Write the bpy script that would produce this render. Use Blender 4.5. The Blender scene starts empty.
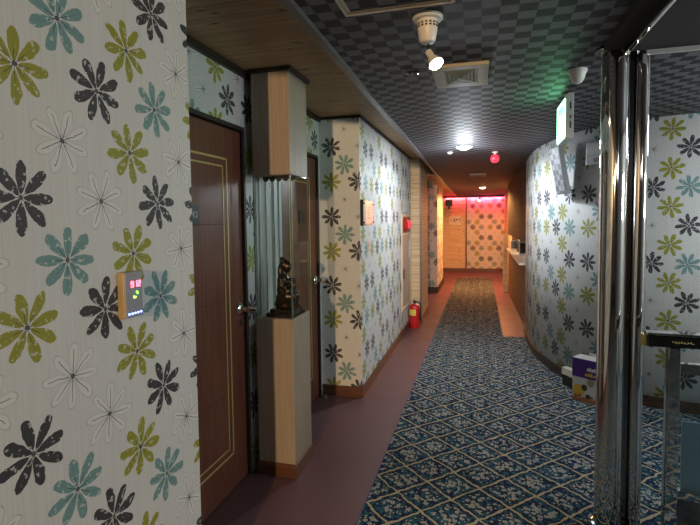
import bpy, bmesh, math, random
from mathutils import Vector, Matrix
random.seed(7)
PI = math.pi
SC = bpy.context.scene
COL = SC.collection

# ------------------------------------------------------------------ node helpers
class N:
    """tiny wrapper that turns arithmetic on sockets into Math nodes"""
    def __init__(s, nt, sock): s.nt, s.s = nt, sock
    def _m(s, op, *a):
        n = s.nt.nodes.new('ShaderNodeMath'); n.operation = op
        for i, v in enumerate(a):
            if isinstance(v, N): s.nt.links.new(v.s, n.inputs[i])
            else: n.inputs[i].default_value = v
        return N(s.nt, n.outputs[0])
    def __add__(s, o): return s._m('ADD', s, o)
    def __radd__(s, o): return s._m('ADD', s, o)
    def __sub__(s, o): return s._m('SUBTRACT', s, o)
    def __rsub__(s, o): return s._m('SUBTRACT', o, s)
    def __mul__(s, o): return s._m('MULTIPLY', s, o)
    def __rmul__(s, o): return s._m('MULTIPLY', s, o)
    def __truediv__(s, o): return s._m('DIVIDE', s, o)
    def lt(s, o): return s._m('LESS_THAN', s, o)
    def gt(s, o): return s._m('GREATER_THAN', s, o)
    def f(s, op, *a): return s._m(op, s, *a)
    def floor(s): return s._m('FLOOR', s)
    def round(s): return s._m('FLOOR', s + 0.5)
    def fmod(s, k):                                   # positive modulo
        return s - (s / k).floor() * k
    def abs(s): return s._m('ABSOLUTE', s)
    def max(s, o): return s._m('MAXIMUM', s, o)
    def min(s, o): return s._m('MINIMUM', s, o)
    def step(s, a, b):                                # smooth ramp 0..1
        n = s.nt.nodes.new('ShaderNodeMapRange'); n.interpolation_type = 'SMOOTHSTEP'
        s.nt.links.new(s.s, n.inputs[0]); n.inputs[1].default_value = a; n.inputs[2].default_value = b
        return N(s.nt, n.outputs[0])

def new_mat(name):
    m = bpy.data.materials.new(name); m.use_nodes = True
    nt = m.node_tree; b = nt.nodes['Principled BSDF']
    return m, nt, b

def mixc(nt, fac, a, b):
    n = nt.nodes.new('ShaderNodeMix'); n.data_type = 'RGBA'
    for i, v in ((0, fac), (6, a), (7, b)):
        if isinstance(v, N): nt.links.new(v.s, n.inputs[i])
        elif hasattr(v, 'node'): nt.links.new(v, n.inputs[i])
        elif isinstance(v, (tuple, list)): n.inputs[i].default_value = (*v, 1)
        else: n.inputs[i].default_value = v
    return n.outputs[2]

def coords(nt, kind='Object'):
    return nt.nodes.new('ShaderNodeTexCoord').outputs[kind]

def mapped(nt, vec, scale=(1, 1, 1), loc=(0, 0, 0)):
    n = nt.nodes.new('ShaderNodeMapping'); nt.links.new(vec, n.inputs[0])
    n.inputs['Scale'].default_value = scale; n.inputs['Location'].default_value = loc
    return n.outputs[0]

def noise(nt, vec, scale, detail=3, rough=.55):
    n = nt.nodes.new('ShaderNodeTexNoise'); n.inputs['Scale'].default_value = scale
    n.inputs['Detail'].default_value = detail; n.inputs['Roughness'].default_value = rough
    if vec is not None: nt.links.new(vec, n.inputs[0])
    return N(nt, n.outputs[0])

def sepxyz(nt, vec):
    n = nt.nodes.new('ShaderNodeSeparateXYZ'); nt.links.new(vec, n.inputs[0])
    return [N(nt, n.outputs[i]) for i in range(3)]

def bump(nt, b, height, strength=.2, dist=.002):
    n = nt.nodes.new('ShaderNodeBump'); n.inputs['Strength'].default_value = strength
    n.inputs['Distance'].default_value = dist
    nt.links.new(height.s, n.inputs['Height']); nt.links.new(n.outputs[0], b.inputs['Normal'])

MATS = {}
def plain(name, col, rough=.5, metal=0, var=.12, scale=30, emit=None, es=0, spec=.5, coat=0):
    if name in MATS: return MATS[name]
    m, nt, b = new_mat(name)
    v = noise(nt, coords(nt), scale, 3)
    lo = tuple(c * (1 - var) for c in col); hi = tuple(min(1, c * (1 + var)) for c in col)
    nt.links.new(mixc(nt, v, lo, hi), b.inputs['Base Color'])
    b.inputs['Roughness'].default_value = rough; b.inputs['Metallic'].default_value = metal
    b.inputs['Specular IOR Level'].default_value = spec
    b.inputs['Coat Weight'].default_value = coat
    if emit:
        b.inputs['Emission Color'].default_value = (*emit, 1); b.inputs['Emission Strength'].default_value = es
    MATS[name] = m
    return m

def glassmat(name, tint=(.9, .95, .93), alpha=.12, rough=.02):
    m, nt, b = new_mat(name)
    nt.nodes.remove(b)
    out = nt.nodes['Material Output']
    t = nt.nodes.new('ShaderNodeBsdfTransparent'); t.inputs[0].default_value = (*tint, 1)
    g = nt.nodes.new('ShaderNodeBsdfGlossy'); g.inputs['Roughness'].default_value = rough
    fr = nt.nodes.new('ShaderNodeFresnel'); fr.inputs[0].default_value = 1.5
    geo = nt.nodes.new('ShaderNodeNewGeometry')
    fac = (N(nt, fr.outputs[0]) * 0.85 + alpha * noise(nt, coords(nt), 3) * .5) * (1 - N(nt, geo.outputs['Backfacing']))
    mx = nt.nodes.new('ShaderNodeMixShader')
    nt.links.new(fac.s, mx.inputs[0]); nt.links.new(t.outputs[0], mx.inputs[1]); nt.links.new(g.outputs[0], mx.inputs[2])
    nt.links.new(mx.outputs[0], out.inputs[0])
    MATS[name] = m
    return m

def emissive(name, col, s):
    m, nt, b = new_mat(name)
    v = noise(nt, coords(nt), 20, 2)
    nt.links.new(mixc(nt, v, tuple(c * .95 for c in col), col), b.inputs['Emission Color'])
    b.inputs['Base Color'].default_value = (*[min(1, c) for c in col], 1)
    b.inputs['Emission Strength'].default_value = s
    MATS[name] = m
    return m

# ---- wallpaper: staggered lattice of eight-petal flowers, UV in metres
CW, RH = .1127, .2847
def wallpaper():
    m, nt, b = new_mat('floral_wallpaper')
    uvn = nt.nodes.new('ShaderNodeUVMap'); uvn.uv_map = 'UVMap'
    uv = uvn.outputs[0]
    u, v, _ = sepxyz(nt, uv)
    streak = noise(nt, mapped(nt, uv, (160, 2.5, 1)), 1, 3)
    blot = noise(nt, uv, 7, 3)
    base = mixc(nt, streak * .75 + blot * .25, (.50, .505, .50), (.73, .73, .71))
    crack = noise(nt, uv, 75, 2, .5)
    warp = noise(nt, uv, 26, 2)
    YEL, BLK, TEA, WHI = (.29, .29, .032), (.050, .047, .053), (.165, .30, .295), (.74, .74, .73)
    cols = {0: [YEL, BLK, BLK, WHI, TEA, BLK], 1: [TEA, WHI, YEL, YEL, WHI, WHI]}
    whites = {0: [0, 0, 0, 1, 0, 0], 1: [0, 1, 0, 0, 1, 1]}
    last = base
    for g in (0, 1):
        x = (u - g * CW) / (2 * CW); y = (v - g * RH * .49) / RH
        ix, iy = x.round(), y.round()
        lx = (x - ix) * (2 * CW); ly = (y - iy) * RH
        k = ix.fmod(3) * 2 + iy.fmod(2)
        fac = (k + .5) / 6
        def ramp(vals):
            r = nt.nodes.new('ShaderNodeValToRGB'); r.color_ramp.interpolation = 'CONSTANT'
            el = r.color_ramp.elements
            while len(el) < 6: el.new(.5)
            for i, e in enumerate(el): e.position = i / 6
            for i, e in enumerate(el):
                c = vals[i]; e.color = (*c, 1) if isinstance(c, tuple) else (c, c, c, 1)
            nt.links.new(fac.s, r.inputs[0]); return r.outputs[0]
        colr = ramp(cols[g]); wm = N(nt, ramp(whites[g]))
        rr = (lx * lx + ly * ly).f('SQRT')
        ang = ly.f('ARCTAN2', lx) + k * .55 + g * .3 + iy * 1.3
        t = ang * (8 / (2 * PI)) + (warp - .5) * .35
        ti = t.round()
        fold = (t - ti) * (2 * PI / 8)
        # petals differ a little in length
        ln = ((ti.fmod(8) * 2.4 + k).f('SINE')) * .004
        pr_ = rr * fold.f('COSINE') - ln; pq = rr * fold.f('SINE')
        a = (pr_ - .0462) / .0370
        w = a * .0042 + .0132
        q = pq / w
        d = a * a + q * q
        inside = d.lt(1.0)
        outl = inside * d.gt(.80)
        vein = pq.abs().lt(.0010) * pr_.lt(.066) * pr_.gt(0.0)
        core = (rr + (crack - .5) * .010).lt(.0060)
        ray = pq.abs().lt(.0009) * (pr_ + (crack - .5) * .03).lt(.034)
        fleck = crack.gt(.61) * .65
        # solid flowers: filled with pale flecks; white ones: thin drawn outline
        solid = inside * (1 - wm) * (1 - fleck)
        last = mixc(nt, solid, last, colr)
        last = mixc(nt, inside * wm * .5, last, colr)
        last = mixc(nt, (outl * wm * .34).max(inside * vein * (wm * .65 + .25)), last, (.10, .10, .11))
        last = mixc(nt, (core * .9).max(ray * .75), last, (.025, .025, .03))
    nt.links.new(last, b.inputs['Base Color'])
    b.inputs['Roughness'].default_value = .55; b.inputs['Specular IOR Level'].default_value = .3
    bump(nt, b, streak, .12, .002)
    MATS['wallpaper'] = m
    return m

def carpet_mat():
    m, nt, b = new_mat('blue_lattice_carpet')
    o = coords(nt)
    x, y, z = sepxyz(nt, o)
    wob = noise(nt, mapped(nt, o, (1, 1, 0)), 15, 2)
    wob2 = noise(nt, mapped(nt, o, (1, 1, 0), (5, 3, 0)), 15, 2)
    p = (x + (wob - .5) * .042) / .283; q = (y - 2.306 + (wob2 - .5) * .042) / .277
    s, t = p + q, p - q
    ds = (s - s.round()).abs(); dt = (t - t.round()).abs()
    d = ds.min(dt)
    cs = s - s.floor() - .5; ct = t - t.floor() - .5
    rad = cs.abs().max(ct.abs())                     # 0 in the middle .. .5 at the lattice
    def vor(scale, loc):
        v = nt.nodes.new('ShaderNodeTexVoronoi'); v.inputs['Scale'].default_value = scale; v.voronoi_dimensions = '2D'
        nt.links.new(mapped(nt, o, (1, 1, 0), loc), v.inputs[0])
        sp = nt.nodes.new('ShaderNodeSeparateColor'); nt.links.new(v.outputs['Color'], sp.inputs[0])
        return N(nt, v.outputs['Distance']), N(nt, sp.outputs[0])
    d1, r1 = vor(38, (0, 0, 0)); d2, r2 = vor(55, (3, 7, 0)); d3, r3 = vor(30, (8, 2, 0))
    n1 = noise(nt, mapped(nt, o, (1, 1, 0)), 90, 2)
    navy, teal, cream, pale = (.007, .018, .052), (.022, .105, .130), (.50, .44, .29), (.40, .42, .40)
    c = mixc(nt, ((d3 + (n1 - .5) * .5).lt(.42)) * rad.lt(.44) * r3.gt(.25), navy, teal)
    c = mixc(nt, d2.lt(.30) * r2.gt(.55) * rad.lt(.42), c, (.05, .11, .20))
    c = mixc(nt, (d1 + (n1 - .5) * .55).lt(.44) * r1.gt(.42) * rad.lt(.33), c, pale)
    c = mixc(nt, (d2 + (n1 - .5) * .5).lt(.30) * r2.lt(.30) * rad.lt(.38), c, cream)
    c = mixc(nt, (d1).lt(.12) * r1.gt(.42) * rad.lt(.33), c, (.30, .16, .10))
    c = mixc(nt, d.lt(.032), c, cream)
    rib = (y * (2 * PI / .0085)).f('SINE')
    fuzz = noise(nt, o, 420, 2)
    c = mixc(nt, (rib * .5 + .5) * .40 + fuzz * .2, c, (.012, .02, .035))
    nt.links.new(c, b.inputs['Base Color'])
    b.inputs['Roughness'].default_value = .95; b.inputs['Specular IOR Level'].default_value = .1
    bump(nt, b, rib * .4 + fuzz, .5, .003)
    MATS['carpet'] = m
    return m

def floor_mat():
    m, nt, b = new_mat('maroon_vinyl')
    o = coords(nt)
    f1 = noise(nt, o, 260, 2); f2 = noise(nt, o, 3, 3)
    c = mixc(nt, f1.step(.35, .7), (.074, .030, .038), (.148, .074, .088))
    c = mixc(nt, f2 * .35, c, (.15, .08, .08))
    c = mixc(nt, f1.gt(.74), c, (.35, .26, .26))
    nt.links.new(c, b.inputs['Base Color'])
    nt.links.new((f2 * .2 + .34).s, b.inputs['Roughness'])
    bump(nt, b, f1, .1, .001)
    MATS['floor'] = m
    return m

def ceiling_mat():
    m, nt, b = new_mat('checkered_ceiling_paper')
    o = coords(nt)
    x, y, z = sepxyz(nt, o)
    S = .066
    i, j = (x / S).floor(), (y / S).floor()
    chk = (i + j).fmod(2)
    sx = (x * (2 * PI / .0055)).f('SINE'); sy = (y * (2 * PI / .0055)).f('SINE')
    st = chk * sx + (1 - chk) * sy
    n = noise(nt, o, 40, 3)
    c = mixc(nt, chk, (.010, .010, .012), (.118, .118, .132))
    c = mixc(nt, st * .12 + n * .25, c, (.02, .02, .022))
    nt.links.new(c, b.inputs['Base Color'])
    nt.links.new((chk * -.08 + .62).s, b.inputs['Roughness']); b.inputs['Specular IOR Level'].default_value = .3
    bump(nt, b, st + chk * 2, .25, .001)
    MATS['ceiling'] = m
    return m

def planks(name, c0, c1, axis, width, knots=True, rough=.5, coord='Object'):
    """boards whose long side runs along `axis`; seams every `width` along `across`"""
    m, nt, b = new_mat(name)
    o = coords(nt, coord)
    xyz = sepxyz(nt, o)
    long_, across = axis
    a = xyz[across]
    idx = (a / width).floor()
    fr = a / width - idx
    sc = [40, 40, 40]; sc[long_] = 2.2
    g = noise(nt, mapped(nt, o, tuple(sc)), 1, 4, .6)
    ks = [9, 9, 9]; ks[long_] = 9.0; ks[across] = 34
    kn = noise(nt, mapped(nt, o, tuple(ks)), 1, 1)
    tone = (idx * 12.9).f('SINE') * .5 + .5
    c = mixc(nt, g.step(.3, .7) * .7 + tone * .3, c0, c1)
    if knots: c = mixc(nt, kn.step(.70, .76), c, tuple(v * .22 for v in c0))
    seam = fr.lt(.035)
    c = mixc(nt, seam * .75, c, tuple(v * .25 for v in c0))
    nt.links.new(c, b.inputs['Base Color'])
    b.inputs['Roughness'].default_value = rough; b.inputs['Specular IOR Level'].default_value = .25
    bump(nt, b, g * .3 - seam, .3, .003)
    MATS[name] = m
    return m

def grain(name, c0, c1, long_=2, rough=.4, sc_=60):
    m, nt, b = new_mat(name)
    o = coords(nt)
    sc = [sc_] * 3; sc[long_] = 2.5
    g = noise(nt, mapped(nt, o, tuple(sc)), 1, 4, .65)
    nt.links.new(mixc(nt, g.step(.28, .72), c0, c1), b.inputs['Base Color'])
    b.inputs['Roughness'].default_value = rough
    bump(nt, b, g, .15, .001)
    MATS[name] = m
    return m

# ------------------------------------------------------------------ mesh helpers
class MB:
    def __init__(s): s.bm = bmesh.new(); s.mi = 0
    def _faces(s, vs, fs):
        V = [s.bm.verts.new(v) for v in vs]
        for f in fs:
            try:
                F = s.bm.faces.new([V[i] for i in f]); F.material_index = s.mi
            except ValueError: pass
        return s
    def box(s, x0, y0, z0, x1, y1, z1, M=None):
        vs = [Vector(p) for p in ((x0,y0,z0),(x1,y0,z0),(x1,y1,z0),(x0,y1,z0),(x0,y0,z1),(x1,y0,z1),(x1,y1,z1),(x0,y1,z1))]
        if M: vs = [M @ v for v in vs]
        return s._faces(vs, [(3,2,1,0),(4,5,6,7),(0,1,5,4),(1,2,6,5),(2,3,7,6),(3,0,4,7)])
    def prism(s, pts, d):
        """closed polygon (3-D points) extruded by vector d"""
        n = len(pts); d = Vector(d)
        vs = [Vector(p) for p in pts] + [Vector(p) + d for p in pts]
        return s._faces(vs, [tuple(range(n))[::-1], tuple(range(n, 2 * n))] + [(i, (i + 1) % n, n + (i + 1) % n, n + i) for i in range(n)])
    def rev(s, prof, o=(0, 0, 0), axis=(0, 0, 1), n=24):
        """lathe: profile of (radius, height) along an axis"""
        o = Vector(o); a = Vector(axis).normalized()
        e = a.orthogonal().normalized(); g = a.cross(e)
        vs, fs = [], []
        for r, h in prof:
            for k in range(n):
                t = 2 * PI * k / n
                vs.append(o + a * h + (e * math.cos(t) + g * math.sin(t)) * max(r, 1e-5))
        for i in range(len(prof) - 1):
            for k in range(n):
                k2 = (k + 1) % n
                fs.append((i * n + k, i * n + k2, (i + 1) * n + k2, (i + 1) * n + k))
        fs.append(tuple(range(n))[::-1]); fs.append(tuple(range((len(prof) - 1) * n, len(prof) * n)))
        return s._faces(vs, fs)
    def cyl(s, p0, p1, r0, r1=None, n=20):
        p0, p1 = Vector(p0), Vector(p1); r1 = r0 if r1 is None else r1
        return s.rev([(r0, 0), (r1, (p1 - p0).length)], p0, p1 - p0, n)
    def ball(s, c, r, n=20, M=None):
        r = r if isinstance(r, (tuple, list)) else (r, r, r)
        c = Vector(c); vs, fs = [], []; m = n // 2
        vs.append((0, 0, -1))
        for i in range(1, m):
            ph = -PI / 2 + PI * i / m
            for k in range(n):
                t = 2 * PI * k / n
                vs.append((math.cos(ph) * math.cos(t), math.cos(ph) * math.sin(t), math.sin(ph)))
        vs.append((0, 0, 1)); L = len(vs) - 1
        for k in range(n): fs.append((0, 1 + (k + 1) % n, 1 + k))
        for i in range(m - 2):
            for k in range(n):
                k2 = (k + 1) % n; a = 1 + i * n
                fs.append((a + k, a + k2, a + n + k2, a + n + k))
        a = 1 + (m - 2) * n
        for k in range(n): fs.append((a + k, a + (k + 1) % n, L))
        R = M or Matrix.Identity(3)
        return s._faces([c + R @ Vector((v[0] * r[0], v[1] * r[1], v[2] * r[2])) for v in vs], fs)
    def tube(s, pts, r, n=8):
        pts = [Vector(p) for p in pts]; vs, fs = [], []
        prev = None
        for i, p in enumerate(pts):
            d = (pts[min(i + 1, len(pts) - 1)] - pts[max(i - 1, 0)]).normalized()
            e = d.orthogonal().normalized() if prev is None else (prev - d * prev.dot(d)).normalized()
            prev = e; g = d.cross(e)
            rr = r[i] if isinstance(r, (list, tuple)) else r
            for k in range(n):
                t = 2 * PI * k / n
                vs.append(p + (e * math.cos(t) + g * math.sin(t)) * rr)
        for i in range(len(pts) - 1):
            for k in range(n):
                k2 = (k + 1) % n
                fs.append((i * n + k, i * n + k2, (i + 1) * n + k2, (i + 1) * n + k))
        fs.append(tuple(range(n))[::-1]); fs.append(tuple(range((len(pts) - 1) * n, len(pts) * n)))
        return s._faces(vs, fs)
    def build(s, name, mats, parent=None, origin=None, smooth=False, bevel=0, seg=2):
        bmesh.ops.recalc_face_normals(s.bm, faces=s.bm.faces)
        if origin is None and parent is None:
            xs = [v.co for v in s.bm.verts]
            origin = Vector(((min(v.x for v in xs) + max(v.x for v in xs)) / 2, (min(v.y for v in xs) + max(v.y for v in xs)) / 2, min(v.z for v in xs)))
        off = wloc(parent) if parent else Vector(origin)
        bmesh.ops.translate(s.bm, verts=s.bm.verts, vec=-off)
        if smooth:
            for f in s.bm.faces: f.smooth = True
            for e in s.bm.edges:
                if len(e.link_faces) == 2 and e.calc_face_angle(0) > .6: e.smooth = False
        me = bpy.data.meshes.new(name); s.bm.to_mesh(me); s.bm.free()
        for m in (mats if isinstance(mats, (list, tuple)) else [mats]): me.materials.append(m)
        o = bpy.data.objects.new(name, me); COL.objects.link(o)
        if parent: o.parent = parent
        else: o.location = origin
        if bevel:
            md = o.modifiers.new('bevel', 'BEVEL'); md.width = bevel; md.segments = seg; md.limit_method = 'ANGLE'
        return o

def wloc(o):
    v = Vector((0, 0, 0))
    while o: v += o.location; o = o.parent
    return v

def thing(name, label, cat, loc, group=None):
    o = bpy.data.objects.new(name, None); COL.objects.link(o)
    o.empty_display_size = .1
    o.location = loc; return tag(o, label, cat, group)
def tag(o, label, cat, group=None):
    o['label'] = label; o['category'] = cat
    if group: o['group'] = group
    return o
def struct(o, label=None, cat=None):
    o['kind'] = 'structure'
    if label: o['label'] = label
    if cat: o['category'] = cat
    return o
def dup(root, loc, label):
    c = root.copy(); COL.objects.link(c); c.location = loc; c['label'] = label
    for ch in list(root.children):
        d = ch.copy(); COL.objects.link(d); d.parent = c
        for g in list(ch.children):
            e = g.copy(); COL.objects.link(e); e.parent = d
    return c

def wall(name, pieces, mat, thick=.08, label=None):
    """pieces: (points, z0, z1, u0, v0); the seen side is on the right of the walking direction"""
    bm = bmesh.new(); uvl = bm.loops.layers.uv.new('UVMap')
    for pts, z0, z1, u0, v0 in pieces:
        P = [Vector((x, y)) for x, y in pts]; n = len(P)
        nor = []
        for i in range(n):
            ds = []
            if i > 0: ds.append((P[i] - P[i - 1]).normalized())
            if i < n - 1: ds.append((P[i + 1] - P[i]).normalized())
            ns = [Vector((-d.y, d.x)) for d in ds]              # left of direction = back of the wall
            a = sum(ns, Vector((0, 0))).normalized()
            nor.append(a / max(.4, a.dot(ns[0])))
        u = [u0]
        for i in range(1, n): u.append(u[-1] + (P[i] - P[i - 1]).length)
        F0 = [bm.verts.new((p.x, p.y, z0)) for p in P]; F1 = [bm.verts.new((p.x, p.y, z1)) for p in P]
        B0 = [bm.verts.new((*(p + q * thick), z0)) for p, q in zip(P, nor)]; B1 = [bm.verts.new((*(p + q * thick), z1)) for p, q in zip(P, nor)]
        def face(vs, uvs):
            f = bm.faces.new(vs)
            for l, c in zip(f.loops, uvs): l[uvl].uv = c
        for i in range(n - 1):
            a, b = u[i], u[i + 1]
            face([F0[i], F0[i + 1], F1[i + 1], F1[i]], [(a, z0 - v0), (b, z0 - v0), (b, z1 - v0), (a, z1 - v0)])
            face([B0[i + 1], B0[i], B1[i], B1[i + 1]], [(b, z0 - v0), (a, z0 - v0), (a, z1 - v0), (b, z1 - v0)])
            face([F1[i], F1[i + 1], B1[i + 1], B1[i]], [(a, 0), (b, 0), (b, thick), (a, thick)])
            face([F0[i + 1], F0[i], B0[i], B0[i + 1]], [(b, 0), (a, 0), (a, thick), (b, thick)])
        for i, sgn in ((0, 1), (n - 1, -1)):
            a = u[i]
            vs = [B0[i], F0[i], F1[i], B1[i]]
            us = [(a - thick * sgn, z0 - v0), (a, z0 - v0), (a, z1 - v0), (a - thick * sgn, z1 - v0)]
            if sgn < 0: vs = vs[::-1]; us = us[::-1]
            face(vs, us)
    me = bpy.data.meshes.new(name); bm.to_mesh(me); bm.free(); me.materials.append(mat)
    o = bpy.data.objects.new(name, me); COL.objects.link(o)
    return struct(o, label, 'wall' if label else None)

def spline(pts, n=8):
    P = [Vector(p) for p in pts]; out = []
    for i in range(len(P) - 1):
        a, b, c, d = P[max(i - 1, 0)], P[i], P[i + 1], P[min(i + 2, len(P) - 1)]
        for k in range(n):
            t = k / n
            out.append(.5 * ((2 * b) + (c - a) * t + (2 * a - 5 * b + 4 * c - d) * t * t + (3 * b - a - 3 * c + d) * t ** 3))
    out.append(P[-1]); return out

def strip_along(pts, z0, z1, t, mb):
    """skirting: strip of thickness t in front (right side of direction) of a polyline"""
    P = [Vector((p[0], p[1])) for p in pts]; n = len(P); off = []
    for i in range(n):
        ds = []
        if i > 0: ds.append((P[i] - P[i - 1]).normalized())
        if i < n - 1: ds.append((P[i + 1] - P[i]).normalized())
        ns = [Vector((d.y, -d.x)) for d in ds]
        a = sum(ns, Vector((0, 0))).normalized()
        off.append(P[i] + a / max(.4, a.dot(ns[0])) * t)
    vs, fs = [], []
    for p, q in zip(P, off): vs += [(p.x, p.y, z0), (q.x, q.y, z0), (q.x, q.y, z1), (p.x, p.y, z1)]
    for i in range(n - 1):
        a, b = 4 * i, 4 * i + 4
        for k in range(4): fs.append((a + k, a + (k + 1) % 4, b + (k + 1) % 4, b + k))
    fs += [(0, 1, 2, 3), (4 * n - 1, 4 * n - 2, 4 * n - 3, 4 * n - 4)]
    mb._faces(vs, fs); return mb

def text_part(txt, size, M, mat, parent, name, depth=.001, bold=0.0):
    cu = bpy.data.curves.new(name, 'FONT'); cu.body = txt; cu.size = size; cu.extrude = depth
    cu.align_x = 'CENTER'; cu.align_y = 'CENTER'; cu.offset = bold
    t = bpy.data.objects.new(name, cu); COL.objects.link(t)
    dg = bpy.context.evaluated_depsgraph_get()
    me = bpy.data.meshes.new_from_object(t.evaluated_get(dg))
    bpy.data.objects.remove(t); bpy.data.curves.remove(cu)
    me.transform(Matrix.Translation(-wloc(parent)) @ M)
    me.materials.clear(); me.materials.append(mat)
    o = bpy.data.objects.new(name, me); COL.objects.link(o); o.parent = parent
    return o

def remeshed(mb, name, mat, parent, voxel):
    """melts overlapping volumes into one continuous surface"""
    o = mb.build(name, mat, parent)
    md = o.modifiers.new('r', 'REMESH'); md.mode = 'VOXEL'; md.voxel_size = voxel
    sm = o.modifiers.new('s', 'SMOOTH'); sm.iterations = 3
    dg = bpy.context.evaluated_depsgraph_get()
    me = bpy.data.meshes.new_from_object(o.evaluated_get(dg))
    o.modifiers.clear(); o.data = me
    for p in me.polygons: p.use_smooth = True
    return o

# ------------------------------------------------------------------ materials
WP = wallpaper(); CARPET = carpet_mat(); FLOOR = floor_mat(); CEIL = ceiling_mat()
PINE = planks('pine_soffit_boards', (.30, .19, .095), (.50, .34, .19), (0, 1), .105)
PINEW = planks('pale_pine_boards', (.54, .38, .22), (.78, .61, .41), (0, 2), .115)
DARKW = planks('dark_walnut_boards', (.040, .022, .014), (.080, .046, .029), (1, 2), .165, knots=False, rough=.85)
DOORM = grain('red_brown_door_laminate', (.115, .038, .024), (.19, .068, .042), 2, .38)
VENEER = grain('tan_wood_veneer', (.265, .215, .165), (.335, .28, .225), 2, .55, 90)
SKIRT = grain('brown_skirting_wood', (.075, .028, .014), (.14, .055, .028), 0, .4)
DARKTRIM = plain('dark_brown_trim', (.025, .017, .013), .5)
GOLD = plain('gold_inlay', (.62, .47, .20), .4, .35)
GREYTRIM = plain('grey_edge_trim', (.15, .15, .16), .35, .3)
CHROME = plain('chrome', (.74, .73, .71), .05, 1, .03, 8)
DCHROME = plain('dark_chrome', (.20, .20, .20), .15, 1, .1)
ALU = plain('aluminium', (.42, .40, .36), .35, 1)
WHITE = plain('white_plastic', (.62, .61, .57), .4, 0, .06)
IVORY = plain('ivory_vent_plastic', (.31, .275, .19), .5)
BLACK = plain('black_plastic', (.012, .012, .013), .3)
GREY = plain('grey_plastic', (.22, .225, .23), .4)
RED = plain('red_paint', (.55, .018, .022), .25, 0, .08)
BRONZE = plain('dark_bronze', (.050, .036, .026), .28, .75, .4, 25)
GLASS = glassmat('clear_glass', (.97, .985, .978), .05)
COUNTERGLASS = glassmat('counter_glass', (.84, .91, .92), .10)
EDGE = plain('green_glass_edge', (.10, .20, .17), .15)
GREYBOARD = grain('grey_ribbed_board', (.38, .39, .39), (.68, .69, .68), 2, .5, 45)
CONCRETE = plain('plain_grey_plaster', (.30, .29, .28), .8)

CZ = lambda y: 2.225 - .0145 * (y - 2.4)        # underside of the checkered ceiling, sagging a little to the far end

# ------------------------------------------------------------------ setting: floor, ceilings, walls
struct(MB().box(-2.6, -7.2, -.1, 3.3, 14, 0).build('floor', FLOOR, origin=(0, 0, 0)))
mb = MB()
mb.prism([(-.655, -7.1, CZ(-7.1)), (3.2, -7.1, CZ(-7.1)), (3.2, 13.9, CZ(13.9)), (-.655, 13.9, CZ(13.9))], (0, 0, .2))
struct(mb.build('ceiling', CEIL, origin=(0, 0, 0)))
mb = MB(); mb.box(-1.4, -7.1, 2.305, -.655, 7.5, 2.45)
struct(mb.build('ceiling_soffit', PINE, origin=(0, 0, 0)), 'low wooden board ceiling strip along the left side of the hallway', 'ceiling')
mb = MB(); mb.prism([(-2.5, 7.5, 2.135), (-.655, 7.5, 2.135), (-.655, 13.9, 2.09), (-2.5, 13.9, 2.09)], (0, 0, .33))
struct(mb.build('ceiling_soffit', PINE, origin=(0, 0, 0)), 'wooden board ceiling strip over the far side passage', 'ceiling')
mb = MB()
for a, b in ((-7.1, 13.3),):
    mb.prism([(-.672, a, CZ(a) - .012), (-.632, a, CZ(a) - .012), (-.632, b, CZ(b) - .012), (-.672, b, CZ(b) - .012)], (0, 0, .0125))
    mb.prism([(-.640, a, CZ(a) - .017), (-.634, a, CZ(a) - .017), (-.634, b, CZ(b) - .017), (-.640, b, CZ(b) - .017)], (0, 0, .006))
struct(mb.build('trim_1', GREYTRIM, origin=(0, 0, 0)), 'grey metal trim between wooden soffit and checkered ceiling', 'trim')

XL, XD, XM = -.96, -1.285, -.945
wall('wall_left', [([(XL, -7.1), (XL, 1.438)], 0, 2.32, -7.1 - .807, 1.81)], WP, .44)
TOP = 2.32
dv = 1.819; du = lambda y: y - 2.161 + 3 * CW
wall('wall_left_recess', [
    ([(XD, 1.43), (XD, 1.52)], 0, TOP, du(1.43), dv),
    ([(XD, 1.52), (XD, 2.445)], 1.99, TOP, du(1.52), dv),
    ([(XD, 2.445), (XD, 2.545)], 0, TOP, du(2.445), dv),
    ([(XD, 2.545), (XD, 2.93)], 0, TOP, du(2.545), dv),
    ([(XD, 2.93), (XD, 3.70)], 1.99, TOP, du(2.93), dv),
    ([(XD, 3.70), (XD, 3.76)], 0, TOP, du(3.70), dv)], WP, .1)
wall('wall_left_middle', [([(-1.30, 3.74), (XM, 3.74), (XM, 6.66)], 0, TOP, -1.30 + 1.185, 1.778)], WP, .12)
wall('wall_left_far', [([(-2.3, 9.42), (-.825, 9.42), (-.825, 10.95)], 0, 2.2, .1, 1.75), ], WP, .12)
wall('wall_passage', [([(-2.3, 7.0), (-2.3, 9.5)], 0, 2.3, .3, 1.8)], WP, .1)
wall('wall_passage_far', [([(-2.3, 10.6), (-2.3, 13.6)], 0, 2.3, .3, 1.8)], WP, .1)
o = MB().box(-2.4, 13.30, 0, -.385, 13.42, 2.2).build('wall_end_boards', PINEW, origin=(0, 0, 0)); struct(o, 'pale wooden board panel at the left of the far end wall', 'wall')
wall('wall_end', [([(-.385, 13.30), (.75, 13.30)], 0, 2.2, .05, 1.79)], WP, .1)
struct(MB().box(-.40, 13.255, 0, -.365, 13.30, 2.2).build('trim_2', SKIRT), 'brown vertical strip between wood panel and floral end wall', 'trim')

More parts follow.
